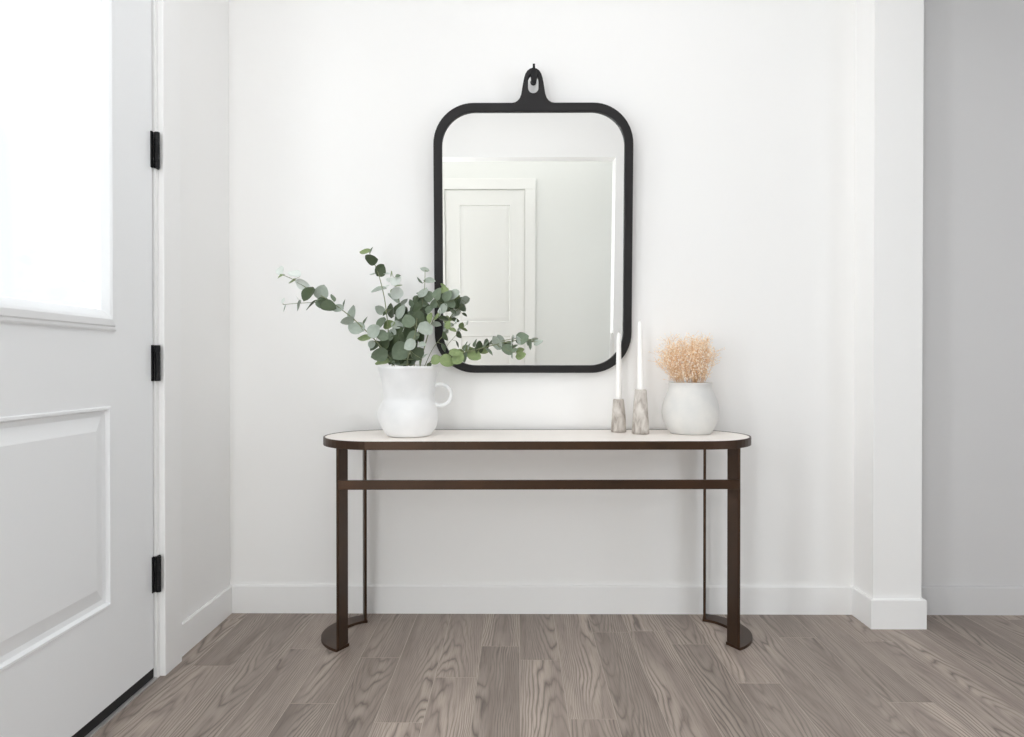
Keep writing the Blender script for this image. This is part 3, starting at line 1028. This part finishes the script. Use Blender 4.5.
# ------------------------------------------------------------------ round vase with dried flowers
VX_, VY_ = 0.7120, 2.810
vase = empty('vase', (VX_, VY_, TH))
tag(vase, 'round chalky grey white vase holding dried flowers', 'vase')
po = [(0, 0), (0.074, 0), (0.083, 0.003), (0.093, 0.015), (0.1055, 0.040), (0.1135, 0.072), (0.1135, 0.096), (0.1085, 0.122), (0.099, 0.150), (0.089, 0.174), (0.0840, 0.188), (0.0842, 0.199), (0.0866, 0.206), (0.0855, 0.2090), (0.0820, 0.2080)]
pi_ = [(0.0785, 0.203), (0.078, 0.190), (0.092, 0.150), (0.105, 0.095), (0.098, 0.045), (0.078, 0.014), (0, 0.011)]
ps = [(v.x, v.z) for v in catmull([(r, 0, z) for r, z in po], 2)]
bm = bmesh.new()
lathe(bm, ps + pi_, 56, lambda a, z: (0.0016 * math.sin(2 * a + 11 * z) + 0.0010 * math.sin(4 * a - 30 * z)) * min(1, z / 0.03))
from_bm('body', bm, M['vase'], vase, True)

fl = empty('dried_flower_bunch', (VX_, VY_, TH + 0.012))
tag(fl, 'dense bunch of dried peach coloured tiny flowers in the round vase', 'dried flowers')
rf = random.Random(11)
bs, b1, b2 = bmesh.new(), bmesh.new(), bmesh.new()
octa = [Vector(v) for v in ((1, 0, 0), (-1, 0, 0), (0, 1, 0), (0, -1, 0), (0, 0, 1), (0, 0, -1))]
of = [(0, 2, 4), (2, 1, 4), (1, 3, 4), (3, 0, 4), (2, 0, 5), (1, 2, 5), (3, 1, 5), (0, 3, 5)]


def bud(bm, c, r):
    q = Matrix.Rotation(rf.uniform(0, 6.28), 3, Vector((rf.uniform(-1, 1), rf.uniform(-1, 1), rf.uniform(-1, 1) + 0.01)).normalized())
    vs = [bm.verts.new(c + q @ (v * r * rf.uniform(0.75, 1.2))) for v in octa]
    for f in of:
        bm.faces.new([vs[i] for i in f])


for k in range(74):
    a = rf.uniform(0, 2 * math.pi)
    rr = math.sqrt(rf.uniform(0.02, 1))
    rm = 0.070 * rr
    mouth = Vector((rm * math.cos(a), rm * math.sin(a), 0.200))
    foot = Vector((rm * 0.5 * math.cos(a + 2.5), rm * 0.5 * math.sin(a + 2.5), 0.02))
    spread = 0.118 * rr
    top = Vector((spread * math.cos(a) - 0.008 + rf.uniform(-0.012, 0.012), 0.78 * spread * math.sin(a) + rf.uniform(-0.012, 0.012), 0.200 + rf.uniform(0.12, 0.205) - 0.035 * rr * rr))
    if math.cos(a) < -0.75 and rr > 0.8:
        top.x -= 0.014
    mid = (mouth + top) / 2 + Vector((rf.uniform(-0.008, 0.008), rf.uniform(-0.008, 0.008), 0))
    ln = catmull([foot, mouth, mid, top], 4)
    add_tube(bs, ln, [0.0009 - 0.0004 * i / (len(ln) - 1) for i in range(len(ln))], 4, False)
    for j in range(46):
        t = rf.uniform(0.02, 1.0) ** 0.75
        p = mouth.lerp(top, t) + (mid - (mouth + top) / 2) * (1 - abs(2 * t - 1))
        e = p + Vector((rf.gauss(0, 1), rf.gauss(0, 1), rf.uniform(-0.2, 1.3))) * (0.010 + 0.007 * t)
        if e.y > 0.125 or e.z < 0.205:
            e.y = min(e.y, 0.125)
            e.z = max(e.z, 0.206)
        add_tube(bs, [p - Vector((0, 0, 0.006)), e], 0.00036, 3, False)
        bud(b1 if rf.random() < 0.62 else b2, e, rf.uniform(0.0022, 0.0042))
for nm, b_, m_ in (('dried_stems', bs, 'dry_stem'), ('blossoms', b1, 'blossom'), ('pale_blossoms', b2, 'blossom_pale')):
    o = from_bm(nm, b_, M[m_], fl)
    o['kind'] = 'stuff'
